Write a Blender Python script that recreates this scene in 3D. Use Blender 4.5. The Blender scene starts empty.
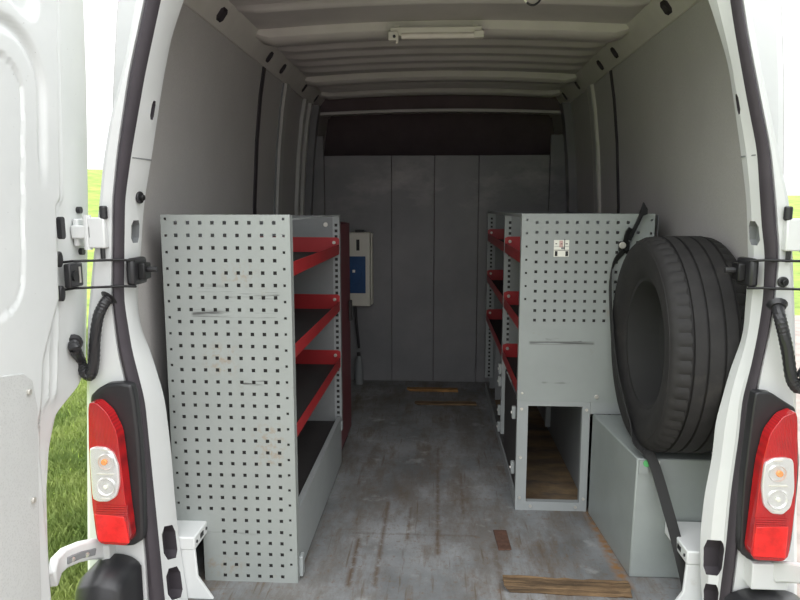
import bpy, bmesh, math, random
from mathutils import Vector, Matrix
random.seed(7)
C = bpy.context.scene.collection
PI = math.pi
# ---------------------------------------------------------------- camera
FOC = 670.0
PITCH = math.atan(93/670); YAW = math.atan(38/670)
EYE = Vector((0, 0, 1.15))
FW = Vector((-math.sin(YAW)*math.cos(PITCH), math.cos(YAW)*math.cos(PITCH), -math.sin(PITCH)))
RT = Vector((math.cos(YAW), math.sin(YAW), 0)); UP = RT.cross(FW)
def ray(x, y): return FW + RT*((x-400)/FOC) - UP*((y-300)/FOC)
def PY(x, y, Y): d = ray(x, y); return EYE + d*(Y/d.y)
def PX(x, y, X): d = ray(x, y); return EYE + d*(X/d.x)
cd = bpy.data.cameras.new('camera'); cam = bpy.data.objects.new('camera', cd); C.objects.link(cam)
cd.sensor_fit = 'HORIZONTAL'; cd.sensor_width = 36; cd.lens = FOC/800*36; cd.clip_start = .02; cd.clip_end = 500
cam.matrix_world = Matrix((( RT.x, UP.x, -FW.x, EYE.x), (RT.y, UP.y, -FW.y, EYE.y), (RT.z, UP.z, -FW.z, EYE.z), (0, 0, 0, 1)))
bpy.context.scene.camera = cam

# ---------------------------------------------------------------- materials
class NT:
    def __init__(s, name):
        s.m = bpy.data.materials.new(name); s.m.use_nodes = True; s.t = s.m.node_tree
        s.b = s.t.nodes['Principled BSDF']; s.o = s.t.nodes['Material Output']; s.tc = s.t.nodes.new('ShaderNodeTexCoord')
    def n(s, typ, **kw):
        nd = s.t.nodes.new(typ)
        for k, v in kw.items(): setattr(nd, k, v)
        return nd
    def l(s, a, b): s.t.links.new(a, b)
    def coord(s, scale=(1, 1, 1), kind='Object', loc=(0, 0, 0)):
        mp = s.n('ShaderNodeMapping'); mp.inputs['Scale'].default_value = scale; mp.inputs['Location'].default_value = loc
        s.l(s.tc.outputs[kind], mp.inputs[0]); return mp.outputs[0]
    def noise(s, scale, vec=None, detail=6, rough=.6, lo=.4, hi=.6):
        nz = s.n('ShaderNodeTexNoise'); nz.inputs['Scale'].default_value = scale
        nz.inputs['Detail'].default_value = detail; nz.inputs['Roughness'].default_value = rough
        s.l(vec if vec is not None else s.coord(), nz.inputs['Vector'])
        mr = s.n('ShaderNodeMapRange'); mr.inputs[1].default_value = lo; mr.inputs[2].default_value = hi
        s.l(nz.outputs[0], mr.inputs[0]); return mr.outputs[0]
    def math(s, op, a, b):
        m = s.n('ShaderNodeMath', operation=op)
        for i, v in enumerate((a, b)):
            if isinstance(v, (int, float)): m.inputs[i].default_value = v
            else: s.l(v, m.inputs[i])
        return m.outputs[0]
    def mix(s, fac, a, b):
        m = s.n('ShaderNodeMix', data_type='RGBA')
        if isinstance(fac, (int, float)): m.inputs[0].default_value = fac
        else: s.l(fac, m.inputs[0])
        for i, v in ((6, a), (7, b)):
            if isinstance(v, tuple): m.inputs[i].default_value = (*v[:3], 1)
            else: s.l(v, m.inputs[i])
        return m.outputs[2]
    def box(s, lo, hi, soft=.004, vec=None):
        """1 inside an axis box in object space (a mark with its own shape)"""
        sp = s.n('ShaderNodeSeparateXYZ'); s.l(vec if vec is not None else s.tc.outputs['Object'], sp.inputs[0]); out = None
        for i in range(3):
            if lo[i] is None: continue
            c = (lo[i]+hi[i])/2; h = (hi[i]-lo[i])/2
            d = s.math('ABSOLUTE', s.math('SUBTRACT', sp.outputs[i], c), 0)
            mr = s.n('ShaderNodeMapRange'); mr.inputs[1].default_value = h+soft; mr.inputs[2].default_value = h-soft
            s.l(d, mr.inputs[0]); out = mr.outputs[0] if out is None else s.math('MULTIPLY', out, mr.outputs[0])
        return out
    def done(s, col, rough=.5, metal=0, bump=None, bs=.2, bd=.002, **kw):
        if isinstance(col, tuple): s.b.inputs['Base Color'].default_value = (*col, 1)
        else: s.l(col, s.b.inputs['Base Color'])
        s.b.inputs['Roughness'].default_value = rough; s.b.inputs['Metallic'].default_value = metal
        for k, v in kw.items(): s.b.inputs[k].default_value = v
        if bump is not None:
            b = s.n('ShaderNodeBump'); b.inputs['Strength'].default_value = bs; b.inputs['Distance'].default_value = bd
            s.l(bump, b.inputs['Height']); s.l(b.outputs[0], s.b.inputs['Normal'])
        return s.m
def mat(name, col, rough=.5, metal=0, var=.12, scale=8, dirt=None, dlo=.58, dhi=.7, dscale=3, bump=0, **kw):
    t = NT(name); f = t.noise(scale, lo=.3, hi=.7)
    c = t.mix(f, tuple(x*(1-var) for x in col), tuple(min(1, x*(1+var)) for x in col))
    if dirt: c = t.mix(t.noise(dscale, detail=9, rough=.7, lo=dlo, hi=dhi), c, dirt)
    bp = t.noise(scale*12, lo=0, hi=1) if bump else None
    return t.done(c, rough, metal, bp, bump, **kw)

def m_panel(name, col, marks, rust, ox):
    sh = lambda v: (v[0]-ox, v[1], v[2])
    marks = [(sh(a), sh(b), c, d) for a, b, c, d in marks]; rust = [(sh(a), sh(b)) for a, b in rust]
    t = NT(name)
    c = t.mix(t.noise(5, lo=.3, hi=.7), tuple(x*.93 for x in col), tuple(x*1.05 for x in col))
    c = t.mix(t.math('MULTIPLY', t.noise(14, detail=8, rough=.75, lo=.62, hi=.78), .5), c, (.22, .19, .13))
    for lo, hi, sc, k in marks:
        f = t.noise(1, t.coord(sc), detail=5, lo=.5-.12*(k >= 1), hi=.62-.1*(k >= 1))
        c = t.mix(t.math('MULTIPLY', t.math('MULTIPLY', t.box(lo, hi), f), k), c, (.06, .06, .06))
    for lo, hi in rust:
        f = t.noise(45, detail=6, lo=.48, hi=.66)
        c = t.mix(t.math('MULTIPLY', t.math('MULTIPLY', t.box(lo, hi, .02), f), .55), c, (.27, .16, .07))
    return t.done(c, .55, 0, t.noise(400, lo=0, hi=1), .05)
def m_floor():
    t = NT('floor_paint')
    base = t.mix(t.noise(3, lo=.35, hi=.65), (.14, .147, .15), (.27, .28, .285))
    st = t.noise(1, t.coord((9, 2.2, 1)), detail=9, rough=.75, lo=.50, hi=.66)
    c = t.mix(t.math('MULTIPLY', st, .85), base, (.12, .085, .055))
    gr = t.noise(1, t.coord((4, 1.4, 1), loc=(5, 2, 0)), detail=10, rough=.78, lo=.47, hi=.60)
    c = t.mix(t.math('MULTIPLY', gr, .55), c, (.105, .085, .065))
    sc = t.noise(1, t.coord((60, 3.5, 1)), detail=7, rough=.6, lo=.60, hi=.68)
    c = t.mix(t.math('MULTIPLY', sc, .7), c, (.10, .07, .045))
    sc2 = t.noise(1, t.coord((5, 40, 1), loc=(3, 1, 0)), detail=7, lo=.63, hi=.70)
    c = t.mix(t.math('MULTIPLY', sc2, .5), c, (.14, .10, .06))
    sp = t.noise(45, detail=5, rough=.85, lo=.55, hi=.66)
    c = t.mix(t.math('MULTIPLY', sp, .8), c, (.15, .09, .05))
    c = t.mix(t.noise(7, t.coord(loc=(9, 4, 0)), detail=8, lo=.60, hi=.75), c, (.36, .37, .36))
    # long dark wear tracks towards the front, rust line along the box
    for x0, x1, y0, y1, k in ((-.275, -.262, 1.9, 2.2, 1), (-.192, -.182, 1.9, 2.5, .9), (.003, .011, 2.1, 3.1, .9), (-.10, -.095, 2.2, 2.45, .9), (-.3, .15, 2.235, 2.242, .6), (.195, .21, 1.9, 2.2, .5), (.10, .106, 2.4, 2.8, .8)):
        c = t.mix(t.math('MULTIPLY', t.math('MULTIPLY', t.box((x0, y0, None), (x1, y1, None), .01) if False else t.box((x0, y0, -1), (x1, y1, 1), .008), t.noise(30, lo=.38, hi=.5)), k), c, (.09, .055, .03))
    c = t.mix(t.math('MULTIPLY', t.box((.565, 1.92, -1), (.60, 2.46, 1), .012), t.noise(30, lo=.35, hi=.6)), c, (.24, .12, .04))
    return t.done(c, .62, 0, t.noise(60, lo=0, hi=1), .12)
def m_wood(name, a, b, stretch=(3, 60, 60)):
    t = NT(name); f = t.noise(1, t.coord(stretch), detail=8, rough=.7, lo=.38, hi=.62)
    g = t.noise(6, lo=.5, hi=.7)
    return t.done(t.mix(t.math('MULTIPLY', g, .8), t.mix(f, a, b), (.08, .045, .02)), .8, 0, f, .6, .004)
def m_speck(name, col):
    t = NT(name); v = t.n('ShaderNodeTexVoronoi'); v.inputs['Scale'].default_value = 180
    t.l(t.coord(), v.inputs['Vector'])
    mr = t.n('ShaderNodeMapRange'); mr.inputs[1].default_value = .1; mr.inputs[2].default_value = .5; t.l(v.outputs[0], mr.inputs[0])
    c = t.mix(mr.outputs[0], tuple(x*.86 for x in col), col)
    c = t.mix(t.noise(4, lo=.4, hi=.75), c, tuple(x*.9 for x in col))
    return t.done(c, .6, 0, mr.outputs[0], .12)
def m_door():
    t = NT('door_white_paint'); c = t.mix(t.noise(4, lo=.3, hi=.7), (.60, .62, .615), (.67, .685, .68))
    z = t.noise(75, detail=3, rough=.8, lo=.68, hi=.72)
    msk = t.noise(9, lo=.50, hi=.60)
    c = t.mix(t.math('MULTIPLY', t.math('MULTIPLY', z, msk), .8), c, (.10, .08, .06))
    return t.done(c, .32, 0)
def m_bulk():
    t = NT('bulkhead_grey'); c = t.mix(t.noise(2.5, detail=8, lo=.35, hi=.65), (.155, .155, .162), (.205, .20, .205))
    z = t.noise(1, t.coord((2.5, 1, 5), loc=(1, 0, 2)), detail=8, rough=.65, lo=.5, hi=.72)
    up = t.box((-.8, -9, 1.12), (.8, 9, 1.5), .12)
    c = t.mix(t.math('MULTIPLY', t.math('MULTIPLY', z, up), .8), c, (.34, .32, .31))
    return t.done(c, .5, 0, t.noise(4, detail=2, lo=0, hi=1), .15, .02)

M = {}
M['white'] = mat('van_white_paint', (.66, .675, .67), .3, var=.03, dirt=(.5, .48, .43), dlo=.66, dhi=.85, dscale=6)
M['door'] = m_door()
M['wall'] = m_speck('speckled_grey_lining', (.47, .455, .445))
M['card'] = m_speck('speckled_door_card', (.55, .56, .55))
M['primer'] = mat('grey_body_metal', (.46, .455, .44), .5, var=.06)
M['ceil'] = mat('roof_metal', (.47, .45, .43), .5, var=.08, scale=4)
M['rib'] = mat('roof_rib_metal', (.56, .54, .50), .45, var=.06)
M['floor'] = m_floor(); M['bulk'] = m_bulk()
M['dark'] = mat('dark_cab_lining', (.12, .09, .095), .9)
M['seal_and_shade'] = mat('rubber_seal', (.045, .038, .045), .75, var=.15)  # rubber and joints; also painted shade inside the pressed holes
M['black'] = mat('black_plastic', (.02, .02, .022), .38, var=.2)
M['blackmetal'] = mat('black_steel', (.015, .015, .016), .4, .4)
M['rack'] = mat('rack_grey', (.30, .32, .32), .5, var=.05, dirt=(.25, .22, .18), dlo=.66, dhi=.8, dscale=9)
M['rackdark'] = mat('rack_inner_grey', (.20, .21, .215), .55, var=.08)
M['mat'] = mat('dark_mat_and_hole_shade', (.03, .028, .028), .85)  # shelf mat; also painted shade behind the rack perforations
M['red'] = mat('red_enamel', (.36, .022, .026), .4, var=.1, dirt=(.24, .06, .04), dlo=.6, dhi=.75, dscale=12)
M['locker'] = mat('dull_red_enamel', (.15, .03, .038), .45, var=.12)
M['boxm'] = mat('galvanised_box', (.30, .33, .32), .45, .15, var=.06, dirt=(.32, .33, .31), dlo=.6, dhi=.8, dscale=10)
M['screw'] = mat('zinc_screw', (.62, .6, .55), .35, .6)
M['tyre'] = mat('worn_tyre_rubber', (.017, .016, .016), .78, var=.25, scale=20, dirt=(.045, .04, .036), dlo=.55, dhi=.75, dscale=6, bump=.1)
M['strap'] = mat('black_webbing', (.022, .022, .022), .85)
M['wood'] = m_wood('splintered_wood', (.06, .038, .02), (.27, .17, .085))
M['wood2'] = m_wood('orange_wood', (.16, .075, .025), (.50, .27, .09))
M['ply'] = m_wood('inner_ply', (.07, .055, .045), (.24, .16, .08), (3, 9, 8))
M['rust'] = mat('rusty_plate', (.09, .045, .03), .8, var=.35, scale=40)
t = NT('red_lens'); wv = t.n('ShaderNodeTexWave'); wv.inputs['Scale'].default_value = 85; wv.bands_direction = 'X'; t.l(t.coord(), wv.inputs['Vector'])
M['redlens'] = t.done(t.mix(t.math('MULTIPLY', wv.outputs[0], t.noise(9, lo=.35, hi=.6)), (.50, .010, .013), (.26, .008, .012)), .12, 0, wv.outputs[0], .4, .001, **{'Coat Weight': .6})
M['redbright'] = mat('bright_red_reflector', (.70, .022, .02), .2, var=.25, scale=25)
M['silver'] = mat('lamp_reflector', (.82, .82, .82), .3, .7, var=.05)
M['amber'] = mat('amber_bulb', (.85, .30, .04), .2)
M['cream'] = mat('cream_plastic', (.62, .60, .53), .5, var=.04)
M['blue'] = mat('blue_plastic', (.018, .07, .19), .3, var=.15)
M['label'] = mat('pale_sticker', (.78, .78, .70), .5, var=.03)
M['ink'] = mat('black_ink', (.02, .02, .02), .6)
M['pink'] = mat('pink_print', (.62, .42, .38), .6)
M['green'] = mat('green_sticker', (.10, .42, .14), .5)
M['diff'] = mat('lamp_tube_cover', (.66, .62, .56), .4)
M['brick'] = mat('pale_brick_ground', (.27, .225, .20), .9, var=.25, scale=6)
t = NT('clear_lens'); M['clear'] = t.done((.9, .9, .9), .05, 0, Alpha=.10)
t = NT('grass_ground')
M['grassground'] = t.done(t.mix(t.noise(1.3, detail=9, rough=.7, lo=.35, hi=.65), (.11, .165, .02), (.27, .38, .055)), .95)
t = NT('grass_blade'); oi = t.noise(2.2, detail=4, lo=.35, hi=.65)
M['blade'] = t.done(t.mix(oi, (.09, .15, .028), (.28, .34, .10)), .7)

# ---------------------------------------------------------------- mesh helpers
class MB:
    def __init__(s): s.v = []; s.f = []
    def add(s, vs, fs):
        o = len(s.v); s.v += [tuple(v) for v in vs]; s.f += [tuple(i+o for i in f) for f in fs]; return s
    def box(s, a, b):
        x0, y0, z0 = [min(p, q) for p, q in zip(a, b)]; x1, y1, z1 = [max(p, q) for p, q in zip(a, b)]
        return s.add([(x0,y0,z0),(x1,y0,z0),(x1,y1,z0),(x0,y1,z0),(x0,y0,z1),(x1,y0,z1),(x1,y1,z1),(x0,y1,z1)],
                     [(0,3,2,1),(4,5,6,7),(0,1,5,4),(1,2,6,5),(2,3,7,6),(3,0,4,7)])
    def prism(s, poly, d, back=None):
        """polygon (list of 3D points) swept by vector d; back = optional other outline"""
        n = len(poly); A = [Vector(p) for p in poly]; B = [Vector(p) for p in back] if back else [p+Vector(d) for p in A]
        return s.add(A+B, [tuple(range(n)), tuple(range(2*n-1, n-1, -1))]+[(i, i+n, (i+1) % n+n, (i+1) % n) for i in range(n)])
    def tube(s, pts, r, seg=8, flat=1.0, ups=None, corr=0):
        pts = [Vector(p) for p in pts]; n = len(pts); vs = []; fs = []
        ref = Vector(ups) if ups else Vector((0, 0, 1))
        for i, p in enumerate(pts):
            t = (pts[min(i+1, n-1)]-pts[max(i-1, 0)]).normalized()
            a = t.cross(ref)
            if a.length < .05: a = t.cross(Vector((1, .3, 0)))
            a.normalize(); b = t.cross(a)
            rr = (r[i] if isinstance(r, (list, tuple)) else r)*(1-corr*(i % 2))
            for k in range(seg):
                an = 2*PI*k/seg; vs.append(p+a*math.cos(an)*rr+b*math.sin(an)*rr*flat)
        for i in range(n-1):
            for k in range(seg):
                fs.append((i*seg+k, i*seg+(k+1) % seg, (i+1)*seg+(k+1) % seg, (i+1)*seg+k))
        fs.append(tuple(range(seg-1, -1, -1))); fs.append(tuple((n-1)*seg+k for k in range(seg)))
        return s.add(vs, fs)
    def ribbon(s, pts, w, t, side=(1, 0, 0)):
        """flat band: width along side, thickness t"""
        pts = [Vector(p) for p in pts]; n = len(pts); sds = [Vector(q).normalized() for q in side] if isinstance(side, list) else [Vector(side).normalized()]*n; vs = []; fs = []
        for i, p in enumerate(pts):
            tg = (pts[min(i+1, n-1)]-pts[max(i-1, 0)]).normalized()
            sd = sds[i]; sv = (sd-tg*sd.dot(tg)).normalized(); nn = tg.cross(sv)
            vs += [p-sv*w/2-nn*t/2, p+sv*w/2-nn*t/2, p+sv*w/2+nn*t/2, p-sv*w/2+nn*t/2]
        for i in range(n-1):
            for k in range(4): fs.append((i*4+k, i*4+(k+1) % 4, i*4+4+(k+1) % 4, i*4+4+k))
        fs += [(3, 2, 1, 0), tuple(range(n*4-4, n*4))]
        return s.add(vs, fs)
    def cyl(s, c, axis, r, h, seg=16, r2=None):
        c = Vector(c); ax = Vector(axis).normalized(); return s.tube([c-ax*h/2, c+ax*h/2], [r, r2 if r2 is not None else r], seg)
    def loft(s, rows, close=True, cap=True):
        n = len(rows[0]); vs = [v for r in rows for v in r]; fs = []
        for i in range(len(rows)-1):
            for k in range(n if close else n-1):
                fs.append((i*n+k, i*n+(k+1) % n, (i+1)*n+(k+1) % n, (i+1)*n+k))
        if cap and close: fs += [tuple(range(n-1, -1, -1)), tuple((len(rows)-1)*n+k for k in range(n))]
        return s.add(vs, fs)
    def build(s, name, m, parent=None, bevel=0, smooth=False, seg=2, origin=None):
        me = bpy.data.meshes.new(name); me.from_pydata(s.v, [], s.f)
        bm = bmesh.new(); bm.from_mesh(me); bmesh.ops.recalc_face_normals(bm, faces=bm.faces); bm.to_mesh(me); bm.free()
        me.materials.append(M[m] if isinstance(m, str) else m)
        ob = bpy.data.objects.new(name, me); C.objects.link(ob)
        if parent is not None:
            ob.parent = parent
            root = parent; off = Vector((0, 0, 0))
            while root is not None: off += root.location; root = root.parent
            me.transform(Matrix.Translation(-off))
        elif origin is not None:
            me.transform(Matrix.Translation(-Vector(origin))); ob.location = origin
        if bevel:
            b = ob.modifiers.new('bevel', 'BEVEL'); b.width = bevel; b.segments = seg; b.limit_method = 'ANGLE'; b.angle_limit = .6
            if smooth is False: smooth = 'auto'
        if smooth:
            for p in me.polygons: p.use_smooth = True
            ang = .7 if smooth == 'auto' else (3 if smooth is True else smooth)
            try: me.set_sharp_from_angle(angle=ang)
            except Exception: pass
        return ob
def tag(o, label=None, cat=None, group=None, kind=None):
    if label: o['label'] = label
    if cat: o['category'] = cat
    if group: o['group'] = group
    if kind: o['kind'] = kind
    return o
def empty(name, loc, label=None, cat=None, group=None, kind=None):
    o = bpy.data.objects.new(name, None); C.objects.link(o); o.location = loc; o.empty_display_size = .05
    return tag(o, label, cat, group, kind)
def child_empty(name, loc, parent):
    o = empty(name, Vector(loc)-parent.location); o.parent = parent; return o
def curve(pts):
    pts = sorted(pts)
    def f(z):
        if z <= pts[0][0]:
            (a, x), (b, y) = pts[0], pts[1]
        elif z >= pts[-1][0]:
            (a, x), (b, y) = pts[-2], pts[-1]
        else:
            for i in range(len(pts)-1):
                if pts[i][0] <= z <= pts[i+1][0]: (a, x), (b, y) = pts[i], pts[i+1]; break
        return x+(y-x)*(z-a)/(b-a)
    return f
def smooth_curve(f, w=.035):
    return lambda z: sum(f(z+w*k/2)*c for k, c in ((-2, 1), (-1, 2), (0, 3), (1, 2), (2, 1)))/9
def pixcurve(px, Y):
    l = []
    for x, y in px:
        p = PY(x, y, Y); l.append((p.z, p.x))
    return smooth_curve(curve(l))
def sstep(a, b, x):
    t = max(0, min(1, (x-a)/(b-a))); return t*t*(3-2*t)
def boolean_cut(ob, cutters):
    """cuts real openings, keeps the result as a plain mesh"""
    for c in cutters:
        md = ob.modifiers.new('cut', 'BOOLEAN'); md.operation = 'DIFFERENCE'; md.object = c; md.solver = 'EXACT'; md.material_mode = 'TRANSFER'
    bpy.context.view_layer.update()
    dg = bpy.context.evaluated_depsgraph_get()
    me = bpy.data.meshes.new_from_object(ob.evaluated_get(dg)); ob.modifiers.clear(); old = ob.data; ob.data = me
    for c in cutters: bpy.data.objects.remove(c)
    return ob

# ---------------------------------------------------------------- van shell
def wx(z):      # inner half width of the load space at height z
    return curve([(-.1, .862), (1.15, .862), (1.45, .842), (1.65, .82), (1.785, .797)])(z)
YR, YB = 1.805, 4.35       # rear end of lining / bulkhead
fl = MB().box((-.88, 1.64, -.03), (.88, 4.40, 0)).build('floor', 'floor'); tag(fl, kind='structure')
for s, nm in ((-1, 'wall_left'), (1, 'wall_right')):
    zs = [-.03, .3, .8, 1.15, 1.3, 1.45, 1.55, 1.65, 1.785]
    rows = [[(s*wx(z), YR, z), (s*wx(z), 5.0, z), (s*(wx(z)+.03), 5.0, z), (s*(wx(z)+.03), YR, z)] for z in zs]
    w = MB().loft(rows).build(nm, 'wall', smooth=.5); tag(w, kind='structure')
    # joints, posts and reinforcing strips of the lining
    for (y0, y1, d, m) in (((3.10, 3.145, .006, 'seal_and_shade'), (3.52, 3.60, .02, 'primer'), (3.50, 3.515, .006, 'rackdark'), (3.605, 3.62, .014, 'rib'),
                            (4.02, 4.06, .02, 'primer'), (4.18, 4.22, .02, 'primer'), (4.28, 4.345, .05, 'bulk')) if s < 0 else
                           ((3.27, 3.30, .006, 'seal_and_shade'), (3.66, 3.72, .016, 'primer'), (3.64, 3.655, .014, 'rib'), (3.74, 3.755, .012, 'rib'), (4.25, 4.345, .05, 'bulk'))):
        rr = [[(s*(wx(z)-d), y0, z), (s*(wx(z)-d), y1, z), (s*(wx(z)+.004), y1, z), (s*(wx(z)+.004), y0, z)] for z in (0, .8, 1.15, 1.3, 1.45, 1.65, 1.78)]
        MB().loft(rr).build('lining_joint' if m == 'seal_and_shade' else 'wall_post', m, w, smooth=.5)
# ceiling: slightly arched sheet with pressed ridges
def arch(x): return 1.86+.026*(1-(x/.74)**2)
ys = []; y = 1.70
while y < 5.0: ys.append(y); y += .0125
ridges = [(1.95, .02), (2.13, .02), (2.30, .02), (2.52, .02), (3.14, .016), (3.30, .016), (3.46, .016), (3.62, .016), (4.12, .016), (4.22, .016), (4.7, .016)]
def zr(yy): return -sum(.019*sstep(w+.014, w*.5, abs(yy-c)) for c, w in ridges)
xs = [-.80+.05*i for i in range(33)]
rows = [[(x, yy, arch(x)+zr(yy)*sstep(.76, .66, abs(x))) for x in xs]+[(x, yy, arch(x)+.05) for x in reversed(xs)] for yy in ys]
ce = MB().loft(rows).build('ceiling', 'ceil', smooth=.8); tag(ce, kind='structure')
def rib(y0, y1, dz, m='rib'):
    rr = []
    for i in range(41):
        x = -.765+1.53*i/40; e = sstep(.765, .70, abs(x)); zt = arch(x)+.01; zb = arch(x)-dz*(.35+.65*e)
        wd = .012*(1-e)
        rr.append([(x, y0-wd, zt), (x, y0-wd, zb+.012), (x, y0+.018-wd, zb), (x, y1-.018+wd, zb), (x, y1+wd, zb+.012), (x, y1+wd, zt)])
    return MB().loft(rr).build('roof_rib', m, ce, smooth=.6)
rib(2.80, 2.93, .045); rib(3.80, 3.90, .042); rib(4.28, 4.36, .042); rib(1.86, 1.98, .04)
# cant rails with pressed holes
for s, nm in ((-1, 'trim_1'), (1, 'trim_2')):
    a = Vector((s*.797, 0, 1.778)); b = Vector((s*.735, 0, 1.862)); nrm = Vector((-s*(b.z-a.z), 0, -abs(b.x-a.x))).normalized()
    poly = [a, a+nrm*.010+Vector((0, 0, .006)), b+nrm*.006, b, Vector((s*.80, 0, 1.87))]
    tr = MB().loft([[(p.x, yy, p.z) for p in poly] for yy in (YR, 2.6, 3.4, 4.2, 4.98)]).build(nm, 'rib', smooth=.4)
    tag(tr, kind='structure'); cut = []
    for hy, hl in ((2.16, .07), (2.42, .07), (3.09, .06), (3.35, .06), (3.88, .05), (4.25, .05)):
        c = (a+b)/2+nrm*.002; c.y = hy; up = (b-a).normalized()
        o = MB(); u = up*.026; l = Vector((0, hl/2, 0)); k = .55
        pts = [c-u*1-l*k, c-u*k-l, c+u*k-l, c+u-l*k, c+u+l*k, c+u*k+l, c-u*k+l, c-u+l*k]
        o.prism([p+nrm*.03 for p in pts], -nrm*.055)
        cut.append(o.build('cutter', 'seal_and_shade'))  # dark cutter colour stays on the hole walls as painted shade
        MB().prism([p-nrm*.012 for p in pts], -nrm*.004).build('hole_shade_plate', 'seal_and_shade', tr)  # added dark plate, shade of the rail cavity in its colour
    boolean_cut(tr, cut)
# bulkhead
bk = empty('wall_front', (0, YB, 0), kind='structure')
edges = [-.735, -.301, -.026, .256, .70]
for i in range(4):
    MB().box((edges[i]+.0015, YB, 0), (edges[i+1]-.0015, YB+.012, 1.475)).build('bulkhead_panel', 'bulk', bk, bevel=.002)
MB().box((-.86, YB+.014, 0), (.86, YB+.03, 1.47)).build('bulkhead_backing', 'dark', bk)
MB().box((-.86, YB-.004, 0), (-.737, YB+.012, 1.60)).build('side_post', 'bulk', bk, bevel=.003)
MB().box((.702, YB-.004, 0), (.86, YB+.012, 1.60)).build('side_post', 'bulk', bk, bevel=.003)
for x, z in ((-.217, 1.305), (-.115, 1.305), (-.203, 1.125)):
    MB().cyl((x, YB, z), (0, 1, 0), .012, .006, 12).build('dent_bolt', 'bulk', bk)
hd = MB().box((-.86, 4.93, 1.30), (.86, 4.96, 1.90)).build('wall_cab', 'dark'); hd.name = 'wall_cab'; tag(hd, kind='structure')
cf = MB().box((-.86, YB+.035, 1.40), (.86, 4.95, 1.43)).build('floor_cab', 'dark'); tag(cf, kind='structure')
rr = []
for i in range(31):
    x = -.80+1.6*i/30; z = 1.735+.02*(1-(x/.8)**2)
    rr.append([(x, 4.42, z), (x, 4.42, z+.018), (x, 4.5, z+.018), (x, 4.5, z)])
h = MB().loft(rr).build('trim_3', 'ceil', smooth=.6); tag(h, kind='structure')
MB().box((-.80, 4.46, 1.758), (.80, 4.49, 1.90)).build('upper_skirt', 'dark', h)

# pillars (rear door frame)
L_in = [(184,0),(172,35),(165,70),(160,100),(152,155),(146,190),(143,215),(141,250),(138,280),(137,300),(140,325),(150,350),(158,375),(165,400),(171,450),(175,500),(178,530),(182,560),(188,600)]
L_si = [(161,0),(145,75),(132,150),(125,200),(124,300),(132,350),(145,400),(150,450),(155,500),(160,550),(165,600)]
L_so = [(147,0),(131,75),(120,150),(115,200),(114,300),(120,350),(132,400),(139,450),(141.5,500),(147,550),(150,600)]
L_bo = [(136,0),(125,60),(110,120),(103,165),(97,230),(93,262),(88,320),(87,390),(88,600)]
R_in = [(702,0),(713,33),(723,67),(728,100),(735,150),(741,200),(742,233),(743,267),(741,290),(738,333),(725,367),(716,400),(711,417),(707.5,453),(700,490),(696,527),(696,563),(698,600)]
R_si = [(730,0),(735,33),(747,100),(757,150),(760,200),(762,233),(765,250),(763,300),(758,333),(751,367),(742,400),(739,435),(731,490),(726,545),(719,600)]
R_so = [(740,0),(745,33),(758,100),(768,150),(773,200),(775,233),(777,250),(772,300),(767,333),(759,367),(753,400),(748,435),(741,490),(736,545),(729,600)]
R_bo = [(749,0),(760,60),(770,110),(781,165),(789,200),(793,262),(795,330),(796,390),(797,600)]
def pillar(s, nm, inn, si, so, bo):
    fi, fs_, fo, fb = pixcurve(inn, 1.80), pixcurve(si, 1.70), pixcurve(so, 1.685), pixcurve(bo, 1.69)
    zs = [-.12+.025*i for i in range(80)]
    rows = []
    for z in zs:
        zz = min(z, 1.72); k = max(0, z-1.72)*1.6
        ai, asi, aso, ab = [f(zz)-s*k for f in (fi, fs_, fo, fb)]
        if s*ab < s*aso+.012: ab = aso+s*.012
        mid = asi*.5+ai*.5
        yb_ = 1.80 if s < 0 else 1.769
        rows.append([(ai, yb_, z), (mid-s*.006, yb_-.035, z), (asi-s*.002, 1.712, z), (asi, 1.70, z), (asi*.5+aso*.5, 1.70, z), (aso, 1.688, z), (aso+s*.004, 1.676, z),
                     (ab-s*.014, 1.676, z), (ab-s*.004, 1.682, z), (ab, 1.70, z), (ab+s*.01, 1.80, z), (s*max(s*ai+.03, wx(zz)+.028-k), 1.804, z), (s*max(s*ai+.012, wx(zz)-.002-k), 1.804 if s < 0 else 1.771, z)])
    p = MB().loft(rows).build(nm, 'white', smooth=.55); tag(p, kind='structure')
    srows = []
    for z in zs[1:-1]:
        zz = min(z, 1.72); k = max(0, z-1.72)*1.6
        a, b = fs_(zz)-s*k, fo(zz)-s*k; w = b-a
        srows.append([(a-w*.0, 1.702, z), (a, 1.684, z), (a+w*.25, 1.672, z), (a+w*.55, 1.668, z), (a+w*.9, 1.672, z), (b, 1.684, z), (b, 1.70, z)])
    MB().loft(srows).build('rubber_seal', 'seal_and_shade', p, smooth=.7)
    return p, fi, fs_, fo, fb
PLo, fiL, fsL, foL, fbL = pillar(-1, 'trim_4', L_in, L_si, L_so, L_bo)
PRo, fiR, fsR, foR, fbR = pillar(1, 'trim_5', R_in, R_si, R_so, R_bo)
def cut_on(s, pts, Y, depth):
    poly = [PY(x, y, Y) for x, y in pts]; o = MB()
    o.prism([p-Vector((s*.05, .0, 0)) for p in poly], Vector((s*(.05+depth), 0, 0)))
    return o
def pocket(s, fi, fs_, zc, hz, yc, hy, depth, cutl, slant=0, m='seal_and_shade'):
    """rounded opening in the jamb: z range, y range"""
    xj = (fi(zc)*.5+fs_(zc)*.5)
    k = .55; pts = [(-k, -1), (k, -1), (1, -k), (1, k), (k, 1), (-k, 1), (-1, k), (-1, -k)]
    poly = [Vector((xj-s*.04, yc+hy*a, zc+hz*b+slant*a)) for a, b in pts]
    cutl.append(MB().prism(poly, Vector((s*(.04+depth), 0, 0))).build('cutter', m))  # pocket walls keep the cutter's colour, shade of the cavity painted in
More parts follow.
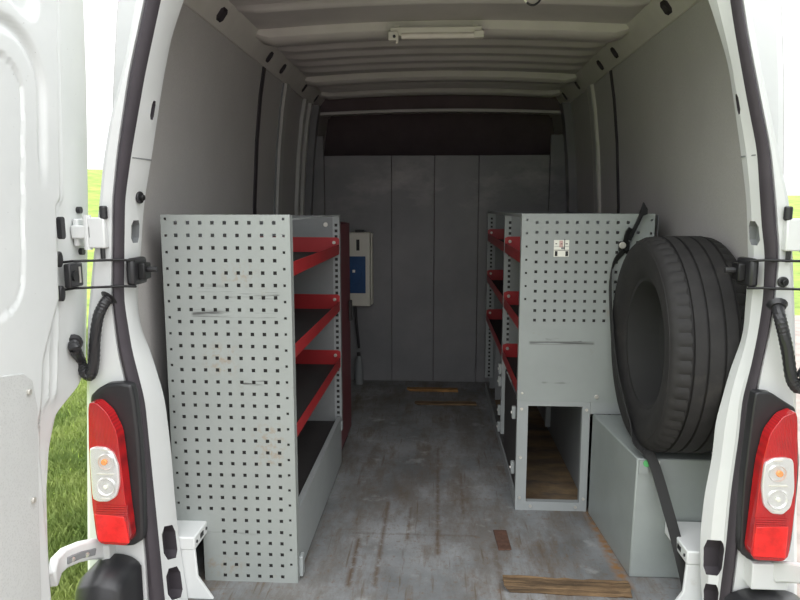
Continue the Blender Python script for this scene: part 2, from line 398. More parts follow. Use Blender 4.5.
for s, pr, fi, fs_ in ((-1, PLo, fiL, fsL), (1, PRo, fiR, fsR)):
    cuts = []; dy = 0 if s < 0 else -.022
    pocket(s, fi, fs_, 1.085, .030, 1.752+dy*.8, .022, .014, cuts, m='rackdark')
    pocket(s, fi, fs_, 1.40, .024, 1.762+dy, .010, .012, cuts)
    pocket(s, fi, fs_, .208 if s < 0 else .218, .050, 1.748+dy*.8, .033 if s < 0 else .026, .028, cuts, -.012)
    pocket(s, fi, fs_, .084 if s < 0 else .094, .048, 1.748+dy*.8, .033 if s < 0 else .026, .028, cuts, -.012)
    boolean_cut(pr, cuts)
    for p in pr.data.polygons: p.use_smooth = True
    try: pr.data.set_sharp_from_angle(angle=.3)
    except Exception: pass
    # weld line across the pillar
    z = 1.275; MB().ribbon([(fs_(z)-s*.0005, 1.705, z), ((fs_(z)+fi(z))/2-s*.0065, 1.765 if s < 0 else 1.75, z), (fi(z)-s*.001, 1.799 if s < 0 else 1.768, z)], .003, .002, (0, 0, 1)).build('weld_line', 'rackdark', pr)
# lintel above the opening and step ledges beside the wheel arches
li = MB().box((-.62, 1.70, 1.83), (.62, 1.80, 1.93)).build('trim_6', 'white', bevel=.01); tag(li, kind='structure')
for s, nm, y1 in ((-1, 'trim_7', 1.94), (1, 'trim_8', 1.99)):
    o = MB().box((s*.703, 1.803, .155), (s*.86, y1, .195))
    lg = o.build(nm, 'white', bevel=.004); tag(lg, kind='structure')
    for yy in (1.82, 1.90): MB().cyl((s*.702, yy, .175), (1, 0, 0), .0045, .004).build('bolt', 'black', lg)
    MB().box((s*.7015, 1.85, .168), (s*.703, 1.875, .182)).build('slot', 'blackmetal', lg)
    # sloping foot below the ledge
    f = MB().prism([(s*.705, 1.806, .155), (s*.765, 1.806, .155), (s*.765, 1.806, 0), (s*.655, 1.806, 0), (s*.70, 1.806, .07)], (0, .012, 0)).build('foot_gusset', 'white', lg, bevel=.003)

# ---------------------------------------------------------------- rear doors
def rear_door(s, nm, X):
    edge = smooth_curve(curve([(-.25, 1.49), (.20, 1.482), (.32, 1.484), (.466, 1.496), (.57, 1.52), (.653, 1.564), (.665, 1.62), (.69, 1.685), (.74, 1.715), (1.13, 1.775), (1.5, 1.81), (1.69, 1.82), (1.9, 1.80)]), .02)
    Y0 = .98
    def rr(Y, z, ya, yb, za, zb, r):     # signed distance to rounded rectangle
        cx, cz, hx, hz = (ya+yb)/2, (za+zb)/2, (yb-ya)/2, (zb-za)/2
        qx, qz = abs(Y-cx)-hx+r, abs(z-cz)-hz+r
        return math.hypot(max(qx, 0), max(qz, 0))+min(max(qx, qz), 0)-r
    def relief(Y, z):
        ed = edge(z); h = 0
        ye = 1.435+(z-1.2)*.12
        d = rr(Y, z, 1.0, ye, .925, 1.46, .075)
        h -= .004*sstep(.004, -.004, d)
        h -= .005*sstep(.004, 0, abs(d))          # groove
        d3 = rr(Y, z, .96, 1.535, 1.605-(Y-1.41)*.42, 2.2, .06); h -= .02*sstep(.012, -.006, d3)
        # pressed trough sweeping round the window panel corner
        dt = rr(Y, z, .9, 1.505+(z-1.2)*.10, .86, 1.525, .13); h -= .012*sstep(.022, 0, abs(dt-.006))*sstep(1.18, 1.30, z)
        # raised main pressing drops to the hinge flange
        yl = curve([(.0, 1.425), (.6, 1.425), (.80, 1.465), (.93, 1.545), (1.15, 1.56), (1.17, 1.582), (1.6, 1.62), (1.9, 1.64)])(z)
        h -= .028*sstep(yl-.006, yl+.012, Y)
        h += .006*sstep(.006, .001, abs(Y-(yl+.045)))*sstep(1.05, 1.12, z)
        h -= .012*sstep(ed-.028, ed-.020, Y)
        # diagonal stiffening ribs in the lower corner
        if .55 < z < .98:
            for (a, b) in ((1.532, .18), (1.50, .16)):
                h += .006*sstep(.008, .002, abs(Y-(a+(z-.66)*b)))*sstep(.66, .70, z)*sstep(.93, .88, z)
        return h
    U = [0]+[i/150 for i in range(1, 151)]
    rows = []; z = -.22
    while z < 1.90:
        e = edge(z); row = [(s*(X-relief(Y0+(e-Y0)*u, z)*1.0), Y0+(e-Y0)*u, z) for u in U]
        row = [(s*(X-relief(Y, z)), Y, z) for _, Y, z in [(0, Y0+(e-Y0)*u, z) for u in U]]
        row += [(s*(X+.06), e-.004, z), (s*(X+.075), e-.03, z), (s*(X+.075), Y0, z)]
        rows.append(row); z += .008
    d = empty(nm, (s*X, 1.75, -.22), kind='structure')
    MB().loft(rows).build('door_skin', 'door', d, smooth=.9)
    # textured lower lining card
    o = MB(); k = []
    for (Y, z) in ((.99, -.15), (1.36, -.15), (1.368, .1), (1.394, .45), (1.42, .70), (1.41, .765), (1.38, .79), (1.32, .80), (.99, .86)):
        k.append(Vector((s*(X-.003), Y, z)))
    cdn = o.prism(k, (s*.006, 0, 0)).build('lining_card', 'card', d, bevel=.002)
    for Y, z in ((1.39, .745), (1.375, .50), (1.36, .25), (1.358, .12)):
        MB().cyl((s*(X-.006), Y, z), (1, 0, 0), .007, .006, 10).build('trim_clip', 'screw' if z != .25 else 'black', d, bevel=.001)
    # small round holes beside the hinge and an oval slot
    for Y, z in ((1.70, 1.142), (1.70, 1.035)):
        MB().cyl((s*(X+.026), Y, z), (1, 0, 0), .009, .016, 14).build('grommet', 'black', d)
    for Y, z, hh in ((1.575, 1.10, .03),):
        MB().prism([(s*(X-.003), Y+.009*math.cos(a), z+(hh if math.sin(a) > 0 else -hh)*.6+.009*math.sin(a)) for a in [2*PI*i/16 for i in range(16)]], (s*.012, 0, 0)).build('oval_grommet', 'black', d)
    return d
dl = rear_door(-1, 'door_1', .905); tag(dl, 'white rear door swung open at the left')
dr = rear_door(1, 'door_2', .965)

# ---------------------------------------------------------------- hardware on the door frame
def check_strap(s, X, label):
    """rod door check: bracket on the door, two rods, anchor on the pillar"""
    A = (PY(134, 272, 1.70) if s < 0 else PY(750, 273, 1.70)); xj = A.x
    r = empty('door_check_strap', (A.x, 1.72, A.z), label, 'door check', 'rod door checks')
    zt, zb = A.z+.034, A.z-.034
    # anchor plate on the jamb
    MB().box((xj-s*.004, 1.69, A.z-.036), (xj+s*.018, 1.775, A.z+.036)).build('anchor_plate', 'black', r, bevel=.008)
    MB().box((xj-s*.022, 1.715, A.z-.022), (xj-s*.002, 1.757, A.z+.022)).build('anchor_block', 'blackmetal', r, bevel=.004)
    MB().cyl((xj-s*.034, 1.735, A.z+.004), (1, 0, 0), .008, .026, 8).build('bolt', 'black', r, bevel=.001)
    dx = s*X; cy = 1.625
    for z in (zt, zb):
        MB().tube([(xj-s*.004, 1.70, z-.004), (xj+s*.02, 1.672, z), (dx-s*.02, 1.62, z), (dx-s*.012, 1.585, z)], .0032, 8).build('rod', 'blackmetal', r, smooth=.8)
    b = MB(); b.box((dx-s*.014, 1.585, A.z-.030), (dx-s*.032, 1.645, A.z+.030))
    hb = b.build('door_bracket', 'black', r, bevel=.004)
    MB().box((dx-s*.033, 1.622, A.z-.020), (dx-s*.035, 1.628, A.z+.020)).build('spring_clip', 'screw', hb)
    MB().cyl((dx-s*.033, 1.60, A.z), (1, 0, 0), .013, .01, 12).build('roller', 'blackmetal', hb)
    for z in (A.z+.042, A.z-.042):
        MB().prism([(dx-s*.001, 1.578+.012*math.cos(a), z+.02*math.sin(a)) for a in [2*PI*i/16 for i in range(16)]], (-s*.014, 0, 0)).build('rubber_bush', 'black', hb, bevel=.003)
    return r
check_strap(-1, .93, 'black two-rod door check joining the left rear door to the left pillar')
check_strap(1, .99, 'black two-rod door check on the right pillar beside the tyre')
def hinge(s, X, label, door):
    P = PY(100, 232, 1.69) if s < 0 else PY(785, 234, 1.69)
    r = child_empty('hinge', (P.x, 1.68, P.z), door)
    a = foL(P.z) if s < 0 else foR(P.z)
    xb = a+s*.012; xd = s*X
    MB().box((xb, 1.655, P.z-.040), (xb+s*.045, 1.678, P.z+.038)).build('body_leaf', 'white', r, bevel=.004)
    MB().box((xb+s*.035, 1.655, P.z-.016), (xd+s*.0, 1.678, P.z+.018)).build('knuckle_arm', 'white', r, bevel=.004)
    MB().cyl((xb+s*.048, 1.664, P.z), (0, 0, 1), .010, .088, 12).build('hinge_pin', 'white', r)
    MB().box((xd-s*.0, 1.665, P.z-.036), (xd-s*.014, 1.735, P.z+.034)).build('door_leaf', 'white', r, bevel=.004)
    MB().cyl((xb+s*.004, 1.664, P.z+.050), (0, 0, 1), .010, .034, 12).build('top_bump_stop', 'black', r, bevel=.004)
    MB().cyl((xb+s*.012, 1.664, P.z-.052), (0, 0, 1), .006, .03, 8).build('lower_bump_stop', 'black', r)
    return r
hinge(-1, .93, '', dl); hinge(1, .99, '', dr)
def boot(s, X, pts, label):
    pts = [Vector(p) for p in pts]; P = []
    for i in range(len(pts)-1):         # catmull-rom
        p0, p1, p2, p3 = pts[max(i-1, 0)], pts[i], pts[i+1], pts[min(i+2, len(pts)-1)]
        for k in range(9):
            t = k/9; P.append(.5*((2*p1)+(p2-p0)*t+(2*p0-5*p1+4*p2-p3)*t*t+(3*p1-p0-3*p2+p3)*t**3))
    P.append(pts[-1])
    r = empty('cable_boot', P[0], label, 'cable boot', 'rubber cable boots')
    MB().tube(P, .0145, 12, corr=.09).build('corrugated_hose', 'black', r, smooth=.5)
    MB().tube([P[0], P[3]], [.024, .018], 14).build('end_collar', 'black', r, smooth=.8)
    MB().tube([P[-1], P[-3]], [.024, .018], 14).build('end_collar', 'black', r, smooth=.8)
    return r
boot(-1, .93, [PX(73, 343, -.932), PX(75, 349, -.915), PY(80, 360, 1.665), PY(85, 373, 1.66), PY(91, 375, 1.655), PY(94, 362, 1.65), PY(95, 340, 1.645), PY(98, 318, 1.645), PY(104, 304, 1.655), PY(109, 298, 1.668)], 'black corrugated rubber cable boot between the left door and the body')
boot(1, .99, [PY(777, 305, 1.672), PY(780, 318, 1.64), PY(784, 335, 1.63), PY(788, 355, 1.625), PY(792, 380, 1.62), PY(800, 388, 1.62), PY(806, 370, 1.62), Vector((.972, 1.634, .82))], 'black corrugated rubber cable boot above the right tail light')
def plug(p, ax, r, label, nm='rubber_plug'):
    e = empty(nm, p, label, 'plug', 'rubber plugs on the door frame')
    MB().cyl(p, ax, r, .008, 18).build('flange', 'black', e, bevel=.002)
    MB().cyl(Vector(p)-Vector(ax).normalized()*.007, ax, r*.5, .012, 12).build('button', 'blackmetal', e, bevel=.002)
plug(((fiL(1.175)+fsL(1.175))/2+.008, 1.757, 1.175), (-1, .15, 0), .016, 'round black rubber plug high on the left pillar above its square hole')
p = PY(783, 282, 1.672); plug((p.x, 1.672, p.z), (0, 1, 0), .013, 'round black rubber plug between the rods beside the right pillar')
# lower hinge arm, left
a = child_empty('hinge', (-.89, 1.6, .24), dl)
pts = [PX(52, 580, -.925), PY(56, 566, 1.50), PY(64, 558, 1.53), PY(78, 552, 1.57), PY(92, 549, 1.61), PY(104, 549, 1.66)]
MB().ribbon(pts, .052, .022, (0, 0, 1)).build('arm', 'white', a, bevel=.006)
MB().ribbon([p+Vector((.012, -.006, -.004)) for p in pts[2:5]], .018, .006, (0, 0, 1)).build('recess_plate', 'rackdark', a, bevel=.002)
for k in (2, 3): MB().cyl(pts[k]*.5+pts[k+1]*.5+Vector((.012, -.014, -.004)), (0, 1, 0), .006, .006, 10).build('bolt', 'screw', a)
MB().box(PY(100, 545, 1.64), PY(117, 556, 1.68)).build('body_bracket', 'white', a, bevel=.003)
b = child_empty('hinge', (.87, 1.64, .21), dr)
MB().box(PY(753, 564, 1.63), PY(778, 580, 1.68)).build('body_bracket', 'white', b, bevel=.003)
MB().ribbon([PY(774, 572, 1.64), PY(790, 572, 1.60), PY(806, 574, 1.55), Vector((.985, 1.48, .24))], .05, .02, (0, 0, 1)).build('arm', 'white', b, bevel=.005)

# ---------------------------------------------------------------- tail lights
def tail_light(s, hous, red, clr, low, label):
    c = PY(*hous[0], 1.66)
    r = empty('tail_light', (c.x, 1.67, PY(*low[2], 1.62).z), label, 'tail light', 'tail lights')
    def slab(name, px, y0, y1, m, par, bev, grow=0):
        q = px
        for _ in range(2): q = [c for i in range(len(q)) for c in ((q[i][0]*.87+q[(i+1) % len(q)][0]*.13, q[i][1]*.87+q[(i+1) % len(q)][1]*.13), (q[i][0]*.13+q[(i+1) % len(q)][0]*.87, q[i][1]*.13+q[(i+1) % len(q)][1]*.87))] if m not in ('redbright',) else q
        f = [PY(x, y, y0) for x, y in q]; b_ = [Vector((p.x, y1, p.z)) for p in f]
        return MB().prism(f, None, b_).build(name, m, par, bevel=bev, seg=3)
    slab('housing', hous, 1.640, 1.674, 'black', r, .008)
    ln = slab('red_lens', red, 1.600, 1.638, 'redlens', r, .008)
    # ribbing of the red lens
    fx = [p[0] for p in red]
    slab('reflector_bowl', clr, 1.592, 1.606, 'silver', ln, .004)
    cx = sum(p[0] for p in clr)/len(clr); ys_ = [p[1] for p in clr]; y0, y1 = min(ys_), max(ys_)
    for q, rad in ((.27, .020), (.72, .023)):
        p = PY(cx-s*1, y0+(y1-y0)*q, 1.5915)
        rows = [[(p.x+rad*a*math.cos(2*PI*k/24), 1.5915+.010*(a*a-1)*-.9, p.z+rad*a*math.sin(2*PI*k/24)) for a in (1.12, 1.0, .8, .55, .3, .05)] for k in range(25)]
        for rw in rows:
            rw[0] = (rw[0][0], 1.5920, rw[0][2]); rw[1] = (rw[1][0], 1.5875, rw[1][2])
        MB().loft(rows, close=False, cap=False).build('bowl', 'silver', ln, smooth=.8)
        if q < .5: MB().cyl(p+Vector((s*.004, -.003, 0)), (0, 1, 0), .008, .008, 14).build('bulb', 'amber', ln, bevel=.002)
        else: MB().cyl(p+Vector((0, -.003, 0)), (0, 1, 0), .006, .008, 14).build('bulb', 'label', ln, bevel=.002)
    for q in (.06, .5, .95):
        p = PY(cx, y0+(y1-y0)*q, 1.588); w_ = .022 if q == .5 else .010
        MB().box(p-Vector((w_, 0, .0015)), p+Vector((w_, .004, .0015))).build('divider', 'cream', ln)
    slab('clear_lens', clr, 1.582, 1.5915, 'clear', ln, .004)
    slab('reflector_block', low, 1.5965, 1.603, 'redbright', ln, .003)
    pts = []
    nb = 7
    for k in range(nb):
        yy = max(p[1] for p in clr)+4+k*2.3
        xa = min(p[0] for p in low)+2; xb = max(p[0] for p in low)-2
        A, B = PY(xa, yy, 1.5985), PY(xb, yy, 1.5985)
        pts.append((A, B))
    o = MB()
    for A, B in pts: o.box(A-Vector((0, .001, .0012)), B+Vector((0, .004, .0012)))
    o.build('lens_ribs', 'redlens', ln)
    return r
tail_light(-1, [(89, 397), (97, 389), (106, 384), (120, 383), (131, 385), (134, 398), (139, 440), (142, 490), (143.5, 540), (132, 547), (98, 545), (92, 500)],
           [(88, 403), (96, 403), (107, 413), (117, 433), (121, 465), (125, 500), (131, 546), (97, 544), (91.5, 500), (88.5, 450)],
           [(88.5, 449), (95, 447), (105, 448), (113, 454), (118, 466), (119, 485), (116, 497), (108, 502), (98, 502), (92, 499)],
           [(94, 514), (124, 517), (129, 544), (98, 542)], 'red and clear tail light in black housing on the left rear corner')
tail_light(1, [(756, 392), (772, 393), (784, 401), (797, 409), (800, 470), (790, 561), (750, 561), (740, 553), (742, 510), (744, 480), (749, 440), (753, 408)],
           [(798, 411), (783, 417), (770, 434), (762, 464), (756, 512), (750, 560), (788, 562), (794, 520), (798, 470)],
           [(765, 464), (774, 459), (785, 458), (794, 460), (795, 490), (791, 508), (783, 515), (772, 514), (764, 506), (762, 488)],
           [(756, 527), (789, 527), (786, 559), (753, 557)], 'red and clear tail light in black housing on the right rear corner')
# bumpers ends
for s, x0, x1, zt, lb in ((-1, .80, .93, .215, 'black plastic bumper corner below the left tail light'), (1, .75, .95, .175, 'black plastic bumper corner below the right tail light')):
    rows = []
    for i in range(17):
        t_ = i/16; x = x0+(x1-x0)*t_; e = math.sin(PI*min(1, max(0, t_))) ** .35 if 0 < t_ < 1 else .3
        h_ = (zt+.25)*1.0; z1 = zt-.05*(1-e)
        rows.append([(s*x, 1.53+.03*(1-e), -.25), (s*x, 1.52+.04*(1-e), z1-.08), (s*x, 1.54+.03*(1-e), z1-.02), (s*x, 1.58, z1), (s*x, 1.67, z1), (s*x, 1.672, -.25)])
    o = MB().loft(rows).build('bumper_corner', 'black', bevel=.004, origin=(s*(x0+x1)/2, 1.6, -.25), smooth=.9); tag(o, lb, 'bumper', 'rear bumper corners')

# ---------------------------------------------------------------- racking
def strips(mb, Yf, xlo, xhi, zlo, zhi, cols, zrows, hs, th=.0015):
    """sheet facing -Y between xlo..xhi, zlo..zhi with square holes at cols x zrows"""
    bx = [xlo]+[(cols[i]+cols[i+1])/2 for i in range(len(cols)-1)]+[xhi]
    for i, c in enumerate(cols):
        X = [bx[i], c-hs/2, c+hs/2, bx[i+1]]; zz = [zlo]
        for z in sorted(zrows): zz += [z-hs/2, z+hs/2]
        zz.append(zhi)
        vs = [(x, Yf, z) for z in zz for x in X]; fs = []
        for r in range(len(zz)-1):
            for q in range(3):
                if q == 1 and r % 2 == 1: continue
                fs.append((r*4+q, r*4+q+1, r*4+q+5, r*4+q+4))
        mb.add(vs, fs)
def solidify(o, t):
    md = o.modifiers.new('thick', 'SOLIDIFY'); md.thickness = t; md.offset = 0; return o
def weld(o):
    bm = bmesh.new(); bm.from_mesh(o.data); bmesh.ops.remove_doubles(bm, verts=bm.verts, dist=1e-5)
    bmesh.ops.recalc_face_normals(bm, faces=bm.faces); bm.to_mesh(o.data); bm.free(); return o
def post(parent, X, Y, z0, z1, s, depth=.03):
    """perforated upright: face towards the tail, strip of square holes, folded edge"""
    o = MB(); n = int((z1-z0-.02)/.0245); zr_ = [z0+.015+.0245*k for k in range(n)]
    xc = X-s*.0
    xa, xb = sorted((X, X-s*depth))
    strips(o, Y, xa, xb, z0, z1, [(xa+xb)/2], zr_, .0125)
    p = o.build('upright', 'rack', parent); weld(p); solidify(p, .002)
    f = MB(); ff = MB()
    vs = []; X0 = X
    f.box((X0, Y, z0), (X0-s*.002, Y+.03, z1)); f.build('upright_flange', 'rack', p)
    MB().box((xa, Y+.008, z0), (xb, Y+.010, z1)).build('upright_shade_web', 'mat', p)  # web coloured near-black so the post holes look shaded
    return p
def tray(parent, s, Xf, Xb, y0, y1, z):
    """red tray: floor, front lip, raised end plates with a screw"""
    w = Xb-Xf
    t_ = MB().box((Xf, y0, z), (Xb, y1, z+.003)).build('shelf', 'red', parent)
    MB().box((Xf, y0+.004, z+.003), (Xf+math.copysign(.0025, w), y1-.004, z+.042)).build('front_lip', 'red', t_, bevel=.0008)
    lipin = MB().box((Xf+math.copysign(.006, w), y0+.01, z+.0032), (Xb, y1-.01, z+.010)).build('shelf_mat', 'mat', t_)
    for ye in (y0, y1-.003):
        MB().prism([(Xf, ye, z), (Xf, ye, z+.066), (Xf+w*.03, ye, z+.072), (Xb, ye, z+.075), (Xb, ye, z)], (0, .003, 0)).build('end_plate', 'red', t_)
    MB().cyl((Xf+math.copysign(.022, w), y1-.006, z+.050), (0, 1, 0), .0075, .006, 10).build('screw', 'screw', t_, bevel=.001)
    return t_
# left unit ------------------------------------------------------
LX0, LX1, LY0, LY1, LZ = -.802, -.424, 1.908, 2.88, 1.128
ru = empty('shelving_unit', ((LX0+LX1)/2, LY0, 0), 'grey van racking with three red trays behind a tall perforated end panel, left side', 'shelving unit')
t_marks = [((-.62, -9, .88), (-.46, 9, .905), (6, 1, 140), .9), ((-.70, -9, .905), (-.62, 9, .925), (6, 1, 140), .5), ((-.72, -9, .83), (-.47, 9, .85), (5, 1, 120), .9),
           ((-.575, -9, .625), (-.50, 9, .64), (8, 1, 140), .9), ((-.76, -9, .155), (-.42, 9, .160), (4, 1, 30), .8)]
M['pegL'] = m_panel('peg_panel_paint_left', (.295, .318, .305), t_marks, [((-.62, -9, .93), (-.53, 9, .98)), ((-.68, -9, .66), (-.60, 9, .74)), ((-.54, -9, .38), (-.46, 9, .50)), ((-.72, -9, .03), (-.60, 9, .07))], (LX0+LX1)/2)
cols = [-.7585+.0360*i for i in range(9)]; zrs = [1.105-.0362*i for i in range(31)]
zcut = .195
o = MB()
upper = [z for z in zrs if z > zcut+.02]; lower = [z for z in zrs if z <= zcut+.02]
zs_mid = (upper[-1]+lower[0])/2
strips(o, LY0, -.776, -.448, zs_mid, LZ, cols, upper, .0105)
colsl = cols[3:]
strips(o, LY0, (cols[2]+cols[3])/2, -.448, 0.0, zs_mid, colsl, lower, .0105)
o.add([(-.715, LY0, 0), ((cols[2]+cols[3])/2, LY0, 0), ((cols[2]+cols[3])/2, LY0, zs_mid), (-.715, LY0, zs_mid)], [(0, 1, 2, 3)])
o.add([(-.776, LY0, zcut), (-.715, LY0, zcut), (-.715, LY0, zs_mid), (-.776, LY0, zs_mid)], [(0, 1, 2, 3)])
zedge = [1.116-.0480*i for i in range(23)]
strips(o, LY0, -.448, LX1, 0, LZ, [-.443], [z for z in zedge if z > .03], .0075)
strips(o, LY0, LX0, -.776, zcut, LZ, [-.788], [z for z in zedge if z > zcut+.02], .0075)
ep = o.build('end_panel', M['pegL'], ru); weld(ep); solidify(ep, .0015)
MB().box((LX1-.0015, LY0, 0), (LX1, LY0+.035, LZ)).build('end_panel_fold', M['pegL'], ru)
MB().box((LX0, LY0, zcut), (LX0+.0015, LY0+.035, LZ)).build('end_panel_fold', M['pegL'], ru)
MB().box((LX0, LY0+.001, LZ-.0015), (LX1, LY0+.03, LZ)).build('top_fold', M['pegL'], ru)
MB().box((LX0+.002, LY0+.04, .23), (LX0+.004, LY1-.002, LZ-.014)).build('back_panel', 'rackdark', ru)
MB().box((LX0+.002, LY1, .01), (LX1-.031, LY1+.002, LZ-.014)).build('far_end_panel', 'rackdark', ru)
MB().box((LX1-.012, LY0+.036, LZ-.016), (LX1-.0005, LY1, LZ-.012)).build('top_rail', 'rack', ru)
post(ru, LX1-.0005, LY1, .20, LZ-.012, 1)
MB().box((LX0+.004, LY0+.005, .20), (LX1-.004, LY0+.007, 1.045)).build('inner_dark_panel', 'mat', ru)  # near-black sheet added behind the perforations, painted shade for the holes
MB().box((-.71, LY0+.005, .0), (LX1-.004, LY0+.007, .20)).build('inner_dark_panel', 'mat', ru)  # same painted hole shade, lower part beside the notch
for z in (.948, .70, .452): tray(ru, 1, LX1-.002, LX0+.006, LY0+.008, LY1-.002, z)
bs = MB().box((LX1-.004, LY0+.006, .195), (LX0+.006, LY1, .199)).build('bottom_shelf', 'mat', ru)
kp = MB().box((LX1-.001, LY0+.037, .012), (LX1-.0035, LY1-.01, .222)).build('kick_panel', 'rack', ru, bevel=.0006)
MB().box((LX1-.0035, LY0+.037, .216), (LX1-.02, LY1-.01, .222)).build('kick_panel_fold', 'rack', kp)
MB().box((LX1, LY0+.02, .01), (LX1+.012, LY0+.05, .075)).build('foot_bracket', 'rack', ru, bevel=.002)
MB().box((LX1-.001, LY1-.03, .165), (LX1+.006, LY1+.0, .205)).build('foot_bracket', 'rack', ru, bevel=.002)
MB().cyl((LX1-.06, LY1-.003, 1.075), (0, 1, 0), .010, .006, 12).build('screw', 'screw', ru, bevel=.001)
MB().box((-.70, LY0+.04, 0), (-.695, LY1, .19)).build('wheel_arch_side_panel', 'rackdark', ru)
# red locker behind it -------------------------------------------
lk = empty('steel_locker', (-.61, 3.08, 0), 'narrow dull red steel locker between the left racking and the bulkhead', 'locker')
MB().box((-.80, LY1+.012, .03), (-.445, 3.265, 1.078)).build('body', 'locker', lk, bevel=.003)
dd = MB().box((-.443, LY1+.014, .05), (-.432, 3.262, 1.074)).build('door', 'locker', lk, bevel=.002)
MB().box((-.4315, 3.195, .60), (-.418, 3.235, .70)).build('handle', 'mat', dd, bevel=.004)
for z in (.60, 1.02): MB().box((-.4322, LY1+.03, z-.035), (-.4300, LY1+.036, z+.035)).build('door_slot', 'cream', dd)
MB().box((-.79, LY1+.02, 0), (-.45, 3.25, .03)).build('plinth', 'mat', lk)
# dispenser on the bulkhead --------------------------------------
dz = empty('wall_dispenser', (-.53, YB-.05, .73), 'cream wall box with blue front panel hung on the grey bulkhead', 'dispenser')
MB().box((-.66, YB-.095, .515), (-.432, YB-.002, .990)).build('case', 'cream', dz, bevel=.008)
MB().box((-.430, YB-.08, .525), (-.420, YB-.002, .985)).build('side_flange', 'cream', dz, bevel=.003)
bp_ = MB().box((-.64, YB-.100, .600), (-.462, YB-.093, .838)).build('blue_panel', 'blue', dz, bevel=.003)
MB().cyl((-.54, YB-.102, .72), (0, 1, 0), .055, .006, 24).build('dial', 'blue', bp_, bevel=.002)
MB().box((-.545, YB-.107, .735), (-.528, YB-.104, .752)).build('dial_mark', 'label', bp_)
MB().box((-.520, YB-.0985, .875), (-.500, YB-.094, .945)).build('slot', 'ink', dz)
MB().box((-.53, YB-.08, .988), (-.475, YB-.02, 1.004)).build('latch', 'black', dz, bevel=.003)
hs_ = MB().tube([(-.535, YB-.05, .52), (-.53, YB-.05, .40), (-.52, YB-.045, .30), (-.515, YB-.04, .23)], .009, 8).build('hose', 'black', dz, smooth=.8)
bt = empty('bottle', (-.50, YB-.06, .02), 'small dark grey plastic bottle low against the bulkhead under the cream box', 'bottle')
MB().tube([(-.510, YB-.09, z) for z in (.0, .01, .15, .19, .21)], [.024, .027, .027, .018, .010], 14).build('body', 'rackdark', bt, smooth=.8)
MB().cyl((-.510, YB-.09, .218), (0, 0, 1), .011, .02, 10).build('cap', 'mat', bt)
bt.location.z = 0
# right unit -----------------------------------------------------
RX0, RX1, RY0, RZ = .301, .772, 2.454, 1.126
posts_y = (3.08, 4.14); RYE = 4.16
rr_ = empty('shelving_unit', ((RX0+RX1)/2, RY0, 0), 'long grey van racking with red trays behind a half-height perforated panel, right side', 'shelving unit')
M['pegR'] = m_panel('peg_panel_paint_right', (.285, .31, .30), [((.34, -9, .649), (.575, 9, .658), (6, 1, 160), 1.0), ((.40, -9, .655), (.53, 9, .672), (9, 1, 90), .8), ((.39, -9, .50), (.51, 9, .505), (20, 1, 120), .7)], [((.62, -9, .75), (.7, 9, .8))], (RX0+RX1)/2)
cols = [.356+.03585*i for i in range(11)]; zrs = [1.095-.0357*i for i in range(11)]
o = MB(); strips(o, RY0, .338, RX1-.022, .70, RZ, cols, zrs, .0105)
strips(o, RY0, RX1-.022, RX1, .70, RZ, [RX1-.011], [1.104-.048*i for i in range(8)], .0075)
strips(o, RY0, RX0, .338, .70, RZ, [.3205], [1.104-.048*i for i in range(7)], .0075)
o.add([(RX0, RY0, .430), (RX1, RY0, .430), (RX1, RY0, .70), (RX0, RY0, .70)], [(0, 1, 2, 3)])
ep = o.build('end_panel', M['pegR'], rr_); weld(ep); solidify(ep, .0015)
MB().box((RX0, RY0, .43), (RX0+.0015, RY0+.03, RZ)).build('end_panel_fold', M['pegR'], rr_)
MB().box((RX0+.002, RY0+.001, RZ-.0015), (RX1, RY0+.03, RZ)).build('top_fold', M['pegR'], rr_)
for x, z in ((.592, .452), (.318, .462)): MB().cyl((x, RY0-.003, z), (0, 1, 0), .008 if x > .5 else .004, .006, 12).build('screw', 'screw', rr_, bevel=.001)
st = MB().box((.418, RY0-.003, .972), (.472, RY0-.001, 1.032)).build('sticker', 'label', rr_)
for x0, x1, z0, z1, m in ((.437, .450, 1.006, 1.030, 'pink'), (.4195, .4715, .9945, .9965, 'ink'), (.4215, .431, .974, .992, 'ink'), (.4595, .4695, .974, .992, 'ink'),
                          (.4545, .457, .998, 1.036, 'ink'), (.423, .429, 1.017, 1.020, 'ink'), (.442, .448, 1.017, 1.020, 'ink'), (.459, .467, 1.017, 1.020, 'ink'), (.444, .454, .999, 1.006, 'rackdark'), (.4195, .4715, 1.0085, 1.0095, 'rackdark')):
    MB().box((x0, RY0-.0037, z0), (x1, RY0-.0030, z1)).build('print_mark', m, st)
MB().box((RX0+.003, RY0+.005, .44), (RX1-.004, RY0+.007, 1.04)).build('inner_dark_panel', 'mat', rr_)  # near-black sheet added so these holes look deep in shade
MB().box((.572, RY0+.001, .385), (RX1, RY0+.004, .43)).build('lower_skirt', 'rack', rr_)
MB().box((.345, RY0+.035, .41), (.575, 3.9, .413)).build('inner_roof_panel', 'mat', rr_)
MB().box((.3105, RY0+.05, .05), (.3125, 3.0, .41)).build('aisle_side_panel', 'mat', rr_)
